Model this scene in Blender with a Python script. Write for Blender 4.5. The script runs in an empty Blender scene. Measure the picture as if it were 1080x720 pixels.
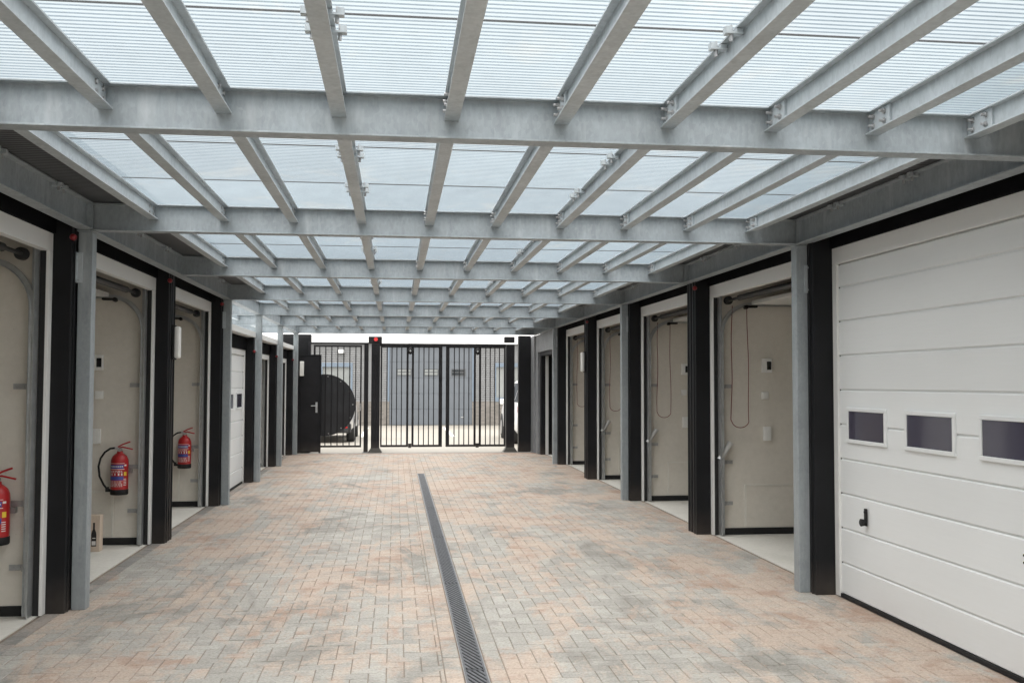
import bpy, bmesh, math, random
from mathutils import Vector, Matrix
random.seed(7)
R = math.radians
sc = bpy.context.scene
col = sc.collection

# ------------------------------------------------------------------ mesh builder
class MB:
    def __init__(s):
        s.v = []; s.f = []; s.mi = []; s.sm = []
    def add(s, vs, fs, mi=0, smooth=False):
        o = len(s.v); s.v += [tuple(p) for p in vs]
        for f in fs:
            s.f.append([i + o for i in f]); s.mi.append(mi); s.sm.append(smooth)
    def box(s, x0, x1, y0, y1, z0, z1, mi=0):
        x0, x1 = min(x0, x1), max(x0, x1); y0, y1 = min(y0, y1), max(y0, y1); z0, z1 = min(z0, z1), max(z0, z1)
        s.add([(x0,y0,z0),(x1,y0,z0),(x1,y1,z0),(x0,y1,z0),(x0,y0,z1),(x1,y0,z1),(x1,y1,z1),(x0,y1,z1)],
              [(3,2,1,0),(4,5,6,7),(0,1,5,4),(1,2,6,5),(2,3,7,6),(3,0,4,7)], mi)
    def prism(s, pts, axis, a, b, mi=0):
        # pts: polygon in the two other axes (cyclic order), extruded along axis from a to b
        def P(u, v, w):
            return {'X': (w, u, v), 'Y': (u, w, v), 'Z': (u, v, w)}[axis]
        n = len(pts)
        vs = [P(u, v, a) for u, v in pts] + [P(u, v, b) for u, v in pts]
        fs = [tuple(range(n))[::-1], tuple(range(n, 2*n))] + [(i, (i+1) % n, n + (i+1) % n, n + i) for i in range(n)]
        s.add(vs, fs, mi)
    def cyl(s, p0, p1, r, n=12, r1=None, mi=0, smooth=True, caps=True):
        p0, p1 = Vector(p0), Vector(p1); d = (p1 - p0).normalized()
        a = d.orthogonal().normalized(); b = d.cross(a); r1 = r if r1 is None else r1
        vs = []
        for p, rr in ((p0, r), (p1, r1)):
            for i in range(n):
                t = 2*math.pi*i/n; vs.append(p + a*rr*math.cos(t) + b*rr*math.sin(t))
        s.add(vs, [(i, (i+1) % n, n+(i+1) % n, n+i) for i in range(n)], mi, smooth)
        if caps:
            s.add(vs, [tuple(range(n))[::-1], tuple(range(n, 2*n))], mi)
    def tube(s, pts, r, n=8, mi=0):
        pts = [Vector(p) for p in pts]; rings = []; a = None
        for i, p in enumerate(pts):
            d = (pts[min(i+1, len(pts)-1)] - pts[max(i-1, 0)]).normalized()
            if a is None: a = d.orthogonal().normalized()
            a = (a - d*a.dot(d)).normalized(); b = d.cross(a)
            rings.append([p + a*r*math.cos(2*math.pi*k/n) + b*r*math.sin(2*math.pi*k/n) for k in range(n)])
        vs = [v for q in rings for v in q]; m = len(pts)
        fs = [(i*n+k, i*n+(k+1) % n, (i+1)*n+(k+1) % n, (i+1)*n+k) for i in range(m-1) for k in range(n)]
        s.add(vs, fs, mi, True)
        s.add(vs, [tuple(range(n))[::-1], tuple(range((m-1)*n, m*n))], mi)
    def lathe(s, prof, c, n=24, mi=0, a0=0, a1=2*math.pi):
        full = abs(a1 - a0 - 2*math.pi) < 1e-6; m = n if full else n + 1
        vs = []
        for r, z in prof:
            for i in range(m):
                t = a0 + (a1 - a0)*i/n
                vs.append((c[0] + r*math.cos(t), c[1] + r*math.sin(t), c[2] + z))
        fs = []
        for j in range(len(prof)-1):
            for i in range(n):
                k = (i+1) % m
                fs.append((j*m+i, j*m+k, (j+1)*m+k, (j+1)*m+i))
        s.add(vs, fs, mi, True)
    def ibeam(s, axis, a, b, cu, cv, h, w, tw, tf, mi=0):
        # cu: lateral centre, cv: bottom z
        hw, ht = w/2, tw/2
        pts = [(-hw,0),(hw,0),(hw,tf),(ht,tf),(ht,h-tf),(hw,h-tf),(hw,h),(-hw,h),(-hw,h-tf),(-ht,h-tf),(-ht,tf),(-hw,tf)]
        s.prism([(cu+u, cv+v) for u, v in pts], axis, a, b, mi)
    def mesh(s, name, recalc=True):
        me = bpy.data.meshes.new(name)
        me.from_pydata(s.v, [], s.f); me.update()
        me.polygons.foreach_set('material_index', s.mi)
        me.polygons.foreach_set('use_smooth', s.sm)
        if recalc:
            bm = bmesh.new(); bm.from_mesh(me); bmesh.ops.recalc_face_normals(bm, faces=bm.faces); bm.to_mesh(me); bm.free()
        return me

def link(name, me, mats, parent=None, loc=(0,0,0), bevel=0):
    o = bpy.data.objects.new(name, me); col.objects.link(o)
    if not isinstance(mats, (list, tuple)): mats = [mats]
    if len(me.materials) == 0:
        for m in mats: me.materials.append(m)
    if parent: o.parent = parent
    o.location = loc
    if bevel:
        b = o.modifiers.new('bevel', 'BEVEL'); b.width = bevel; b.segments = 2; b.limit_method = 'ANGLE'; b.angle_limit = R(40)
    return o
def part(name, mb, mats, parent, loc=(0,0,0), bevel=0, label=None):
    o = link(name, mb.mesh(name), mats, parent, loc, bevel)
    if label: o['label'] = label
    return o
def thing(name, label, cat, loc=(0,0,0), group=None):
    o = bpy.data.objects.new(name, None); col.objects.link(o); o.location = loc; o.empty_display_size = .2
    o['label'] = label; o['category'] = cat
    if group: o['group'] = group
    return o
def solo(name, mb, mats, label, cat, loc=(0,0,0), group=None, bevel=0):
    o = link(name, mb.mesh(name), mats, None, loc, bevel); o['label'] = label; o['category'] = cat
    if group: o['group'] = group
    return o
def struct(name, mb, mats, recalc=True):
    o = link(name, mb.mesh(name, recalc), mats); o['kind'] = 'structure'; return o
def dup(o, loc, parent=None, label=None):
    c = o.copy(); col.objects.link(c); c.location = loc
    c.parent = parent if parent is not None else o.parent
    if label: c['label'] = label
    for ch in list(o.children):
        d = ch.copy(); col.objects.link(d); d.parent = c
        for g in list(ch.children):
            e = g.copy(); col.objects.link(e); e.parent = d
    return c

# ------------------------------------------------------------------ materials
def srgb(r, g, b):
    f = lambda c: (c/255/12.92 if c/255 <= .04045 else ((c/255+.055)/1.055)**2.4)
    return (f(r), f(g), f(b), 1)
def lin(*c): return tuple(c) + (1,)
class M:
    def __init__(s, name):
        s.m = bpy.data.materials.new(name); s.m.use_nodes = True; s.t = s.m.node_tree; s.t.nodes.clear()
        s.out = s.n('ShaderNodeOutputMaterial')
        s.co = s.n('ShaderNodeTexCoord').outputs['Object']
    def n(s, kind, **kw):
        x = s.t.nodes.new(kind)
        for k, v in kw.items(): setattr(x, k, v)
        return x
    def l(s, a, b): s.t.links.new(a, b)
    def mapping(s, scale=(1,1,1), rot=(0,0,0), src=None):
        x = s.n('ShaderNodeMapping'); x.inputs['Scale'].default_value = scale; x.inputs['Rotation'].default_value = rot
        s.l(src or s.co, x.inputs['Vector']); return x.outputs[0]
    def world(s):
        return s.n('ShaderNodeNewGeometry').outputs['Position']
    def noise(s, scale, detail=4, rough=.6, vec=None, dist=0):
        x = s.n('ShaderNodeTexNoise'); x.inputs['Scale'].default_value = scale; x.inputs['Detail'].default_value = detail
        x.inputs['Roughness'].default_value = rough; x.inputs['Distortion'].default_value = dist
        s.l(vec or s.co, x.inputs['Vector']); return x.outputs['Fac']
    def ramp(s, fac, stops):
        x = s.n('ShaderNodeValToRGB'); e = x.color_ramp.elements
        while len(e) < len(stops): e.new(.5)
        for el, (p, c) in zip(e, stops):
            el.position = p; el.color = c if len(c) == 4 else tuple(c) + (1,)
        s.l(fac, x.inputs[0]); return x.outputs[0]
    def mix(s, fac, a, b, mode='MIX'):
        x = s.n('ShaderNodeMix', data_type='RGBA', blend_type=mode)
        for i, v in ((0, fac), (6, a), (7, b)):
            if isinstance(v, (int, float)): x.inputs[i].default_value = v
            elif isinstance(v, tuple): x.inputs[i].default_value = v
            else: s.l(v, x.inputs[i])
        return x.outputs[2]
    def math(s, op, a, b=0.0):
        x = s.n('ShaderNodeMath', operation=op)
        for i, v in ((0, a), (1, b)):
            if isinstance(v, (int, float)): x.inputs[i].default_value = v
            else: s.l(v, x.inputs[i])
        return x.outputs[0]
    def bump(s, h, strength=.2, dist=.01):
        x = s.n('ShaderNodeBump'); x.inputs['Strength'].default_value = strength; x.inputs['Distance'].default_value = dist
        s.l(h, x.inputs['Height']); return x.outputs[0]
    def pbr(s, color, rough=.5, metal=0, normal=None, spec=.45, alpha=None, coat=0):
        p = s.n('ShaderNodeBsdfPrincipled')
        for nm, v in (('Base Color', color), ('Roughness', rough), ('Metallic', metal), ('Specular IOR Level', spec), ('Coat Weight', coat)):
            if isinstance(v, (int, float)) or isinstance(v, tuple): p.inputs[nm].default_value = v
            else: s.l(v, p.inputs[nm])
        if normal is not None: s.l(normal, p.inputs['Normal'])
        s.l(p.outputs[0], s.out.inputs[0]); return s.m
def flat(name, c, rough=.5, metal=0, var=.08, scale=6, spec=.5):
    m = M(name); n = m.noise(scale, 5, .6, m.world())
    lo = tuple(x*(1-var) for x in c[:3]) + (1,); hi = tuple(min(1, x*(1+var)) for x in c[:3]) + (1,)
    return m.pbr(m.ramp(n, [(.3, lo), (.7, hi)]), rough, metal, spec=spec)

def make_galv(name, base, metal, contrast):
    m = M(name); w = m.world()
    v = m.n('ShaderNodeTexVoronoi'); v.inputs['Scale'].default_value = 60; m.l(m.mapping((1,1,.6), src=w), v.inputs['Vector'])
    spangle = m.ramp(v.outputs['Color'], [(0, (.35,.35,.35)), (1, (.65,.65,.65))])
    big = m.noise(3.2, 5, .65, w, .6)
    fine = m.noise(45, 4, .7, m.mapping((1, 1, .25), src=w))
    a = m.mix(.35, big, fine); a = m.mix(.35, a, spangle)
    lo = tuple(b*(1-contrast) for b in base) + (1,); hi = tuple(b*(1+contrast) for b in base) + (1,)
    c = m.ramp(a, [(.36, lo), (.64, hi)])
    # white-ish drips of zinc bloom
    streak = m.noise(9, 3, .6, m.mapping((1.2, 1.2, .18), src=w))
    c = m.mix(m.math('MULTIPLY', m.ramp(streak, [(.56, (0,0,0)), (.75, (1,1,1))]), .35), c, lin(.62, .645, .655))
    r = m.ramp(a, [(.35, (.62,.62,.62)), (.65, (.42,.42,.42))])
    return m.pbr(c, r, metal, m.bump(fine, .08, .002))
GALV = make_galv('galvanised_steel', (.455, .495, .515), .3, .18)
GALVB = make_galv('galvanised_beam_steel', (.335, .37, .39), .3, .2)
GALVC = make_galv('galvanised_column_steel', (.32, .352, .368), .3, .14)
ZINC = flat('zinc_bolt', lin(.42, .42, .42), .4, .7, .15, 40)
SPRING = flat('dark_spring_steel', lin(.045, .045, .045), .5, .3)
TRACK = flat('galvanised_track', lin(.52, .535, .54), .34, .75, .15, 12)

def make_black(name, c, rough):
    m = M(name); w = m.world(); n = m.noise(5, 5, .6, w); d = m.noise(1.2, 3, .5, m.mapping((1, 1, 3), src=w))
    lo = tuple(x*.75 for x in c) + (1,); hi = tuple(x*1.3 for x in c) + (1,)
    cc = m.ramp(m.mix(.5, n, d), [(.35, lo), (.65, hi)])
    # dusty foot of the posts
    sep = m.n('ShaderNodeSeparateXYZ'); m.l(w, sep.inputs[0])
    dust = m.math('MULTIPLY', m.ramp(sep.outputs[2], [(0, (1,1,1)), (.28, (0,0,0))]), m.math('MULTIPLY', n, .34))
    cc = m.mix(dust, cc, lin(.22, .18, .15))
    return m.pbr(cc, rough, 0, m.bump(m.noise(220, 2, .5, w), .05, .001), spec=.25)
BLACK = make_black('black_powder_coat', (.0078, .0082, .0098), .5)
BLACKG = make_black('black_gate_paint', (.013, .013, .015), .45)
BLACKM = flat('matte_black_lintel', lin(.008, .0083, .0095), .85, 0, .2, 5, .03)
RUBBER = flat('black_rubber', lin(.010, .010, .010), .75, 0, .2, 20)

def make_corrugated():
    m = M('dark_ribbed_sheet'); w = m.world()
    wv = m.n('ShaderNodeTexWave', wave_type='BANDS', bands_direction='Y'); wv.inputs['Scale'].default_value = 7; wv.inputs['Distortion'].default_value = 0
    m.l(w, wv.inputs['Vector'])
    c = m.ramp(wv.outputs['Fac'], [(.2, (.06,.062,.066)), (.8, (.10,.104,.11))])
    return m.pbr(c, .5, .2, m.bump(wv.outputs['Fac'], .5, .01))
EAVE = make_corrugated()

def make_door_white(name, base):
    m = M(name); w = m.world()
    grain = m.noise(30, 4, .7, m.mapping((1, .12, 3.5), src=w), .4)
    big = m.noise(.9, 3, .5, w)
    c = m.ramp(m.mix(.6, grain, big), [(.3, tuple(x*.94 for x in base)), (.7, base)])
    c = m.mix(1, c, m.ramp(m.n('ShaderNodeNewGeometry').outputs['Random Per Island'], [(0, (.965,.965,.965)), (1, (1.02,1.02,1.02))]), 'MULTIPLY')
    sep = m.n('ShaderNodeSeparateXYZ'); m.l(w, sep.inputs[0])
    dirt = m.math('MULTIPLY', m.ramp(sep.outputs[2], [(0, (1,1,1)), (.35, (0,0,0))]), m.math('MULTIPLY', m.noise(3, 5, .7, w), .22))
    c = m.mix(dirt, c, lin(.42, .37, .32))
    return m.pbr(c, .42, 0, m.bump(grain, .12, .002))
WHITE = make_door_white('white_door_enamel', (.78, .80, .80))
FRAME = make_door_white('white_frame_enamel', (.76, .765, .75))

def make_plaster():
    m = M('beige_concrete_panel'); w = m.world()
    n1 = m.noise(1.1, 6, .6, w); n2 = m.noise(14, 5, .7, w); n3 = m.noise(70, 3, .6, w)
    c = m.ramp(m.mix(.45, n1, n2), [(.3, (.64, .605, .535)), (.55, (.73, .69, .62)), (.75, (.765, .73, .665))])
    v = m.n('ShaderNodeTexVoronoi'); v.inputs['Scale'].default_value = 11; m.l(w, v.inputs['Vector'])
    pore = m.ramp(v.outputs['Distance'], [(.02, (1,1,1)), (.055, (0,0,0))])
    c = m.mix(m.math('MULTIPLY', pore, .35), c, lin(.24, .22, .19))
    return m.pbr(c, .8, 0, m.bump(m.mix(.5, n2, n3), .18, .004), spec=.25)
PLASTER = make_plaster()
def make_concrete(name, lo, hi, sc_=1.5):
    m = M(name); w = m.world()
    a = m.mix(.5, m.noise(sc_, 6, .62, w, .5), m.noise(22, 5, .7, w))
    c = m.ramp(a, [(.33, lo), (.66, hi)])
    return m.pbr(c, .75, 0, m.bump(m.noise(90, 3, .6, w), .12, .003), spec=.25)
HATCHEDGE = flat('hatch_edging', lin(.74, .715, .65), .6)
FLOOR = make_concrete('pale_garage_concrete', (.54, .525, .475), (.68, .66, .605))
YARD = make_concrete('cream_yard_concrete', (.225, .21, .184), (.30, .282, .25), .35)
CEIL = flat('dark_ceiling', lin(.22, .208, .186), .8, 0, .2, 3)
PLASTIC = flat('white_plastic', lin(.84, .84, .81), .35, 0, .04, 5)
GREYPAN = make_galv('grey_cladding', (.27, .28, .29), .35, .12)
SCREEN = flat('black_screen', lin(.012, .013, .014), .12, 0, .1, 5)
REDCORD = flat('red_cord', lin(.20, .022, .020), .6, 0, .15, 10)
BEACON = flat('red_beacon_plastic', lin(.20, .010, .014), .35, 0, .1, 5)

def make_paver(name, grey_a, grey_b, pink, sandamt):
    m = M(name); w = m.world()
    rnd = m.n('ShaderNodeNewGeometry').outputs['Random Per Island']
    w1 = m.noise(55, 6, .8, w); w2 = m.noise(7, 5, .65, w)
    c = m.mix(rnd, grey_a, grey_b)
    # weathered darker patches, a few blocks across
    dk = m.math('ADD', m.noise(1.0, 5, .6, m.mapping((1.5, .85, 1), src=w), .9), m.math('MULTIPLY', m.math('SUBTRACT', rnd, .5), .10))
    c = m.mix(m.math('MULTIPLY', m.ramp(dk, [(.50, (0,0,0)), (.62, (1,1,1))]), .8), c, m.mix(rnd, lin(.185,.176,.157), lin(.24,.23,.206)))
    # pink jointing sand swept over the blocks, in streaks
    warp = m.noise(1.45, 9, .72, m.mapping((1.35, .55, 1), (0, 0, R(16)), w), .7)
    broad = m.noise(.5, 3, .5, w, .3)
    fine = m.noise(26, 8, .85, w, .3)
    s = m.math('ADD', m.math('MULTIPLY', warp, .60), m.math('MULTIPLY', fine, .16))
    s = m.math('ADD', s, m.math('MULTIPLY', broad, .24))
    s = m.math('ADD', s, m.math('MULTIPLY', m.math('SUBTRACT', rnd, .5), .045))
    sep = m.n('ShaderNodeSeparateXYZ'); m.l(w, sep.inputs[0])
    far = m.math('MULTIPLY', m.ramp(m.math('MULTIPLY', sep.outputs[1], 1/24), [(.2, (0,0,0)), (.85, (1,1,1))]), .04)
    edge = m.math('MULTIPLY', m.ramp(m.math('SUBTRACT', sep.outputs[0], 2.4), [(.1, (0,0,0)), (.95, (1,1,1))]), .035)
    s = m.math('ADD', m.math('ADD', s, far), edge)
    mask = m.ramp(s, [(.487, (0,0,0)), (.515, (.5,.5,.5)), (.555, (1,1,1))])
    pk = m.mix(w2, pink, lin(.46, .378, .315))
    pk = m.mix(m.math('MULTIPLY', m.ramp(m.noise(1.9, 7, .7, w, .5), [(.50, (0,0,0)), (.61, (1,1,1))]), .8), pk, lin(.33, .222, .165))
    c = m.mix(m.math('MULTIPLY', mask, sandamt), c, pk)
    # light scuffs and pale salts
    sc2 = m.noise(3.5, 7, .75, m.mapping((.6, 1.6, 1), src=w), .6)
    c = m.mix(m.math('MULTIPLY', m.ramp(sc2, [(.53, (0,0,0)), (.70, (1,1,1))]), .45), c, lin(.50, .475, .43))
    # grain of the block face
    c = m.mix(.8, c, m.ramp(w1, [(.36, (.66,.65,.63)), (.5, (1,1,1)), (.64, (1.25,1.24,1.22))]), 'MULTIPLY')
    return m.pbr(c, .85, 0, m.bump(m.mix(.5, w1, m.noise(160, 3, .6, w)), .35, .004), spec=.2)
PAVER = make_paver('grey_paver', lin(.312, .300, .272), lin(.395, .382, .35), lin(.42, .332, .268), .88)
PAVERD = make_paver('dark_edge_paver', lin(.20, .194, .182), lin(.27, .262, .245), lin(.46, .36, .29), .35)
PAVERR = make_paver('red_edge_paver', lin(.30, .13, .10), lin(.38, .18, .14), lin(.5, .36, .29), .5)
def make_sand():
    m = M('joint_sand'); w = m.world()
    c = m.ramp(m.mix(.5, m.noise(2, 5, .6, w), m.noise(60, 4, .7, w)), [(.35, (.14,.125,.108)), (.65, (.32,.25,.195))])
    return m.pbr(c, .95, 0, spec=.1)
SAND = make_sand()

def make_roof(name, thin, tint):
    m = M(name); w = m.world()
    blot = m.noise(9, 4, .6, m.mapping((1, .6, 1), src=w))
    big = m.noise(.8, 4, .6, w)
    c = m.ramp(m.mix(.5, blot, big), [(.3, tuple(x*.84 for x in tint)), (.7, tint)])
    c = m.mix(m.math('MULTIPLY', m.ramp(m.noise(1.7, 6, .7, w, .5), [(.55, (0,0,0)), (.75, (1,1,1))]), .35), c, lin(.31, .29, .25))
    oi = m.n('ShaderNodeObjectInfo').outputs['Random']
    c = m.mix(1, c, m.ramp(oi, [(0, (.93,.93,.94)), (1, (1.04,1.04,1.04))]), 'MULTIPLY')
    tr = m.n('ShaderNodeBsdfTranslucent'); m.l(c, tr.inputs[0])
    tp = m.n('ShaderNodeBsdfTransparent'); tp.inputs[0].default_value = (.97, .98, 1, 1)
    gl = m.n('ShaderNodeBsdfDiffuse'); m.l(c, gl.inputs[0])
    lw = m.n('ShaderNodeLayerWeight'); lw.inputs[0].default_value = .5
    f = m.ramp(lw.outputs['Facing'], [(.0, (thin,)*3), (.48, (thin*.88,)*3), (.63, (thin*.12,)*3), (1, (thin*.03,)*3)])
    m1 = m.n('ShaderNodeMixShader'); m1.inputs[0].default_value = .12; m.l(tr.outputs[0], m1.inputs[1]); m.l(gl.outputs[0], m1.inputs[2])
    m2 = m.n('ShaderNodeMixShader'); m.l(f, m2.inputs[0]); m.l(m1.outputs[0], m2.inputs[1]); m.l(tp.outputs[0], m2.inputs[2])
    m.l(m2.outputs[0], m.out.inputs[0]); return m.m
ROOF = make_roof('translucent_roof_sheet', .95, (.194, .232, .254))
RIB = make_roof('translucent_roof_rib', .8, (.176, .213, .236))
RIB2 = make_roof('panel_edge', .4, (.17, .175, .175))

def make_glass(name, c, rough=.06):
    m = M(name); n = m.noise(1.2, 3, .5, m.world())
    return m.pbr(m.ramp(n, [(.3, tuple(x*.8 for x in c)), (.7, c)]), rough, 0, spec=.8)
GLASS = make_glass('tinted_glazing', (.075, .070, .10))
GLASSD = make_glass('dark_window_glass', (.03, .035, .04))
GLASSL = make_glass('pale_window_glass', (.24, .255, .255), .15)

# ------------------------------------------------------------------ key dimensions (metres)
BY = 4.407; P = 3.0                     # cross beam line k at BY + P*k
HB = 2.738; HT = 2.938                  # underside / top of the beams
FL, FR = 2.45, 3.41                     # facade planes left (-) and right (+)
yk = lambda k: BY + P*k
SIDE = {'L': (-1, FL, .14), 'R': (1, FR, .17)}

# ------------------------------------------------------------------ ground
mb = MB(); mb.add([(-400,-200,-.045),(400,-200,-.045),(400,600,-.045),(-400,600,-.045)], [(0,1,2,3)])
struct('ground', mb, YARD)
mb = MB(); mb.box(-FL-.02, FR+.02, -2.6, 22.5, -.04, -.0045)
struct('paving_bed', mb, SAND)
mb = MB(); mb.box(-14, 16, 22.51, 37.3, -.04, -.006)
struct('forecourt', mb, YARD)
for s, x0, x1 in ((-1, -FL-.02, -9.4), (1, FR+.022, 10.4)):
    mb = MB(); mb.box(x0, x1, -1.75, 22.6, -.035, .004 if s < 0 else .003)
    struct('garage_floor', mb, FLOOR)

pav = MB(); gap = .0022; ch = .0035
def brick(x0, x1, y0, y1, mi=0):
    if x1 - x0 < .018 or y1 - y0 < .018: return
    x0 += gap; x1 -= gap; y0 += gap; y1 -= gap
    z = random.gauss(0, .0007); tx = random.gauss(0, .0045)*(x1-x0)/2; ty = random.gauss(0, .0045)*(y1-y0)/2
    c = ch
    o = []
    for (x, y, sx, sy) in ((x0,y0,-1,-1),(x1,y0,1,-1),(x1,y1,1,1),(x0,y1,-1,1)):
        zz = z + tx*sx + ty*sy
        o.append(((x, y), (x - sx*c, y - sy*c), zz))
    vs = [(p[0][0], p[0][1], -.03) for p in o] + [(p[0][0], p[0][1], p[2]-c*.8) for p in o] + [(p[1][0], p[1][1], p[2]) for p in o]
    fs = [(8,9,10,11)] + [(i, (i+1) % 4, 4+(i+1) % 4, 4+i) for i in range(4)] + [(4+i, 4+(i+1) % 4, 8+(i+1) % 4, 8+i) for i in range(4)]
    pav.add(vs, fs, mi)
BW = .1
def herring(xa, xb, ya, yb):
    ni = int((xb-xa)/BW)+3; nj = int((yb-ya)/BW)+3
    for j in range(-2, nj):
        for i in range(-2, ni):
            k = (i - j) % 4
            if k == 0: x0, x1, y0, y1 = i, i+2, j, j+1
            elif k == 3: x0, x1, y0, y1 = i, i+1, j, j+2
            else: continue
            x0 = xa + x0*BW; x1 = xa + x1*BW; y0 = ya + y0*BW; y1 = ya + y1*BW
            brick(max(x0, xa), min(x1, xb), max(y0, ya), min(y1, yb))
def column_row(xa, xb, ya, yb, mi, L=.2, off=0):
    y = ya - off
    while y < yb:
        brick(xa, xb, max(y, ya), min(y+L, yb), mi); y += L
DX0, DX1, DEND = .395, .527, 17.6
Y0, Y1 = -2.5, 22.38
herring(-FL+.11, DX0-.108, Y0, Y1)
herring(DX1+.108, FR-.115, Y0, Y1)
column_row(DX0-.108, DX0-.006, Y0, Y1, 0, .2, .03); column_row(DX1+.006, DX1+.108, Y0, Y1, 0, .2, .11)
column_row(-FL+.003, -FL+.11, Y0, Y1, 1, .2, .05); column_row(FR-.115, FR-.003, Y0, Y1, 0, .2, .08)
y = DEND
while y < Y1: brick(DX0-.006, DX1+.006, y, min(y+.1, Y1)); y += .1
x = -FL
while x < FR:
    brick(x, x+.1, Y1, 22.5, 2); x += .1
pv = struct('paving', pav, [PAVER, PAVERD, PAVERR], recalc=False)

# drain ---------------------------------------------------------------
IRON = flat('cast_iron_grate', lin(.13, .135, .145), .48, .45, .3, 25)
PITSHADE = flat('drain_pit_shade', lin(.012, .012, .012), .9)
RAIL = flat('drain_edge_rail', lin(.30, .30, .30), .45, .6, .2, 20)
dr = thing('drain_channel', 'long slotted cast iron drain grate running down the brick paving', 'drain', ((DX0+DX1)/2, 8, 0))
mb = MB(); hw = (DX1-DX0)/2
for sx in (-1, 1): mb.box(sx*hw, sx*(hw-.005), -10, DEND-8, -.03, .0015)
part('edge_rail', mb, RAIL, dr)
mb = MB(); mb.box(-hw+.006, hw-.006, -10, DEND-8, -.0043, -.0035); part('pit_shade', mb, PITSHADE, dr)  # flat near-black sheet, its colour gives the shaded depth below the grate
mb = MB(); g = hw-.0065; Lg = 2.4
for sx in (-1, 1): mb.box(sx*g, sx*(g-.009), .003, Lg-.003, -.003, .0005)
mb.box(-g+.009, g-.009, .002, .006, -.003, .0005); mb.box(-g+.009, g-.009, Lg-.006, Lg-.002, -.003, .0005)
def clipbar(y0):
    # diagonal bar from left-far to right-near, cut at the ends of the grate
    w = g-.009; rise = .26
    a = Vector((-w, y0+rise)); b = Vector((w, y0)); wd = .040
    def cut(p, q):
        lo, hi = .016, Lg-.016
        if p.y > hi: p = p + (q-p)*((p.y-hi)/(p.y-q.y)) if p.y != q.y else p
        if q.y < lo: q = p + (q-p)*((p.y-lo)/(p.y-q.y))
        return p, q
    if a.y < .05 or b.y > Lg-.05: return
    a0, b0 = cut(a, b); a1, b1 = cut(a+Vector((0, wd)), b+Vector((0, wd)))
    pts = [a0, b0, b1, a1]
    mb.prism([(p.x, p.y) for p in pts], 'Z', -.003, .0005)
y = -.2
while y < Lg: clipbar(y); y += .078
g0 = part('grate_section', mb, IRON, dr, (0, DEND-8-Lg, .001))
i = 1
while DEND-Lg*(i+1) > -1.5:
    dup(g0, (0, DEND-8-Lg*(i+1), .001), dr); i += 1

# ------------------------------------------------------------------ canopy
cp = thing('steel_canopy', 'galvanised steel canopy frame with translucent ribbed roof sheets spanning the whole passage', 'canopy', (0, 10, 0))
O = Vector((0, 10, 0))
XL, XR = -2.25, 3.2
# columns
def hollow():
    b = MB(); b.box(-.05, .05, -.05, .05, .0, HB-.012); b.box(-.065, .065, -.058, .058, HB-.0115, HB-.001); return b
cm = hollow(); c0 = part('column', cm, GALVC, cp, (XL, yk(1)-10, 0), .006)
for x, ks in ((XL, (-1, 3, 4, 5, 6)), (XR, (-1, 1, 3, 5))):
    for k in ks: dup(c0, (x, yk(k)-10, 0), cp)
# brackets tying the columns to the posts
def bracket(q):
    b = MB(); b.box(-.021, .021, -.012, .0, -.11, .11); b.box(q*.021, q*.013, -.05, -.0125, -.11, .11)
    for z in (-.088, .088): b.cyl((-q*.01, -.03, z), (q*.055, -.03, z), .0065, 8); b.cyl((q*.0215, -.03, z), (q*.031, -.03, z), .012, 6, smooth=False)
    return b.mesh('column_bracket')
bkm = {-1: bracket(-1), 1: bracket(1)}
for x, q, ks, z in ((-2.286, -1, (1, 3), 2.46), (3.236, 1, (1, 3, 5), 2.46), (-2.286, -1, (4, 5, 6), 2.24)):
    for k in ks: link('column_bracket', bkm[q], GALV, cp, (x, yk(k)-10-.0515, z))
# cross beams
mb = MB(); mb.ibeam('X', XL+.006, XR-.006, 0, HB, .2, .1, .007, .0085)
b0 = part('cross_beam', mb, GALVB, cp, (0, yk(-2)-10, 0), .0015)
for k in range(-1, 7): dup(b0, (0, yk(k)-10, 0), cp)
# edge beams with stiffeners
for x, s in ((XL, 1), (XR, -1)):
    mb = MB(); mb.ibeam('Y', yk(-2)-10-.1, yk(6)-10+.06, 0, HB, .2, .1, .007, .0085)
    for k in range(-2, 7):
        for sy in (-1, 1): mb.box(s*.0036, s*.048, yk(k)-10+sy*.056, yk(k)-10+sy*.048, HB+.009, HT-.009)
    part('edge_beam', mb, GALVB, cp, (x, 0, 0))
# purlins with bolted cleats
PX = [-1.783 + .507*i for i in range(10)]
ph, pw = .108, .068
def cleat_mesh():
    b = MB(); b.box(-.0035, -.0145, 0, .195, .0085, .0995)
    for yy in (.045, .150):
        for zz in (.032, .077):
            b.cyl((-.0145, yy, zz), (-.023, yy, zz), .0140, 6, smooth=False, mi=1); b.cyl((-.023, yy, zz), (-.042, yy, zz), .0075, 8, mi=1)
            b.cyl((.0031, yy, zz), (.012, yy, zz), .0125, 6, smooth=False, mi=1)
    return b
def clip_mesh(sx):
    b = MB()
    b.box(sx*.0105, sx*.075, -.017, .017, ph-.030, ph-.0235)
    b.box(sx*.052, sx*.075, -.017, .017, ph-.0238, ph-.004)
    b.box(sx*.012, sx*.0345, -.014, .014, ph-.0240, ph-.0095)
    b.cyl((sx*.05, 0, ph-.055), (sx*.05, 0, ph-.029), .008, 6, smooth=False, mi=1)
    b.cyl((sx*.05, 0, ph-.031), (sx*.05, 0, ph+.004), .005, 6, mi=1)
    return b
pm = MB(); pm.ibeam('Y', .006, P-.006, 0, 0, ph, pw, .006, .007); pmesh = pm.mesh('purlin')
cmesh = cleat_mesh().mesh('cleat'); clmesh = [clip_mesh(q).mesh('sheet_clip') for q in (-1, 1)]
SEAMS = {-2: (-.54, .46), -1: (1.46+1, 3.46)}
def seams(k): return [yk(k)+1.045, yk(k)+2.06]
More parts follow.
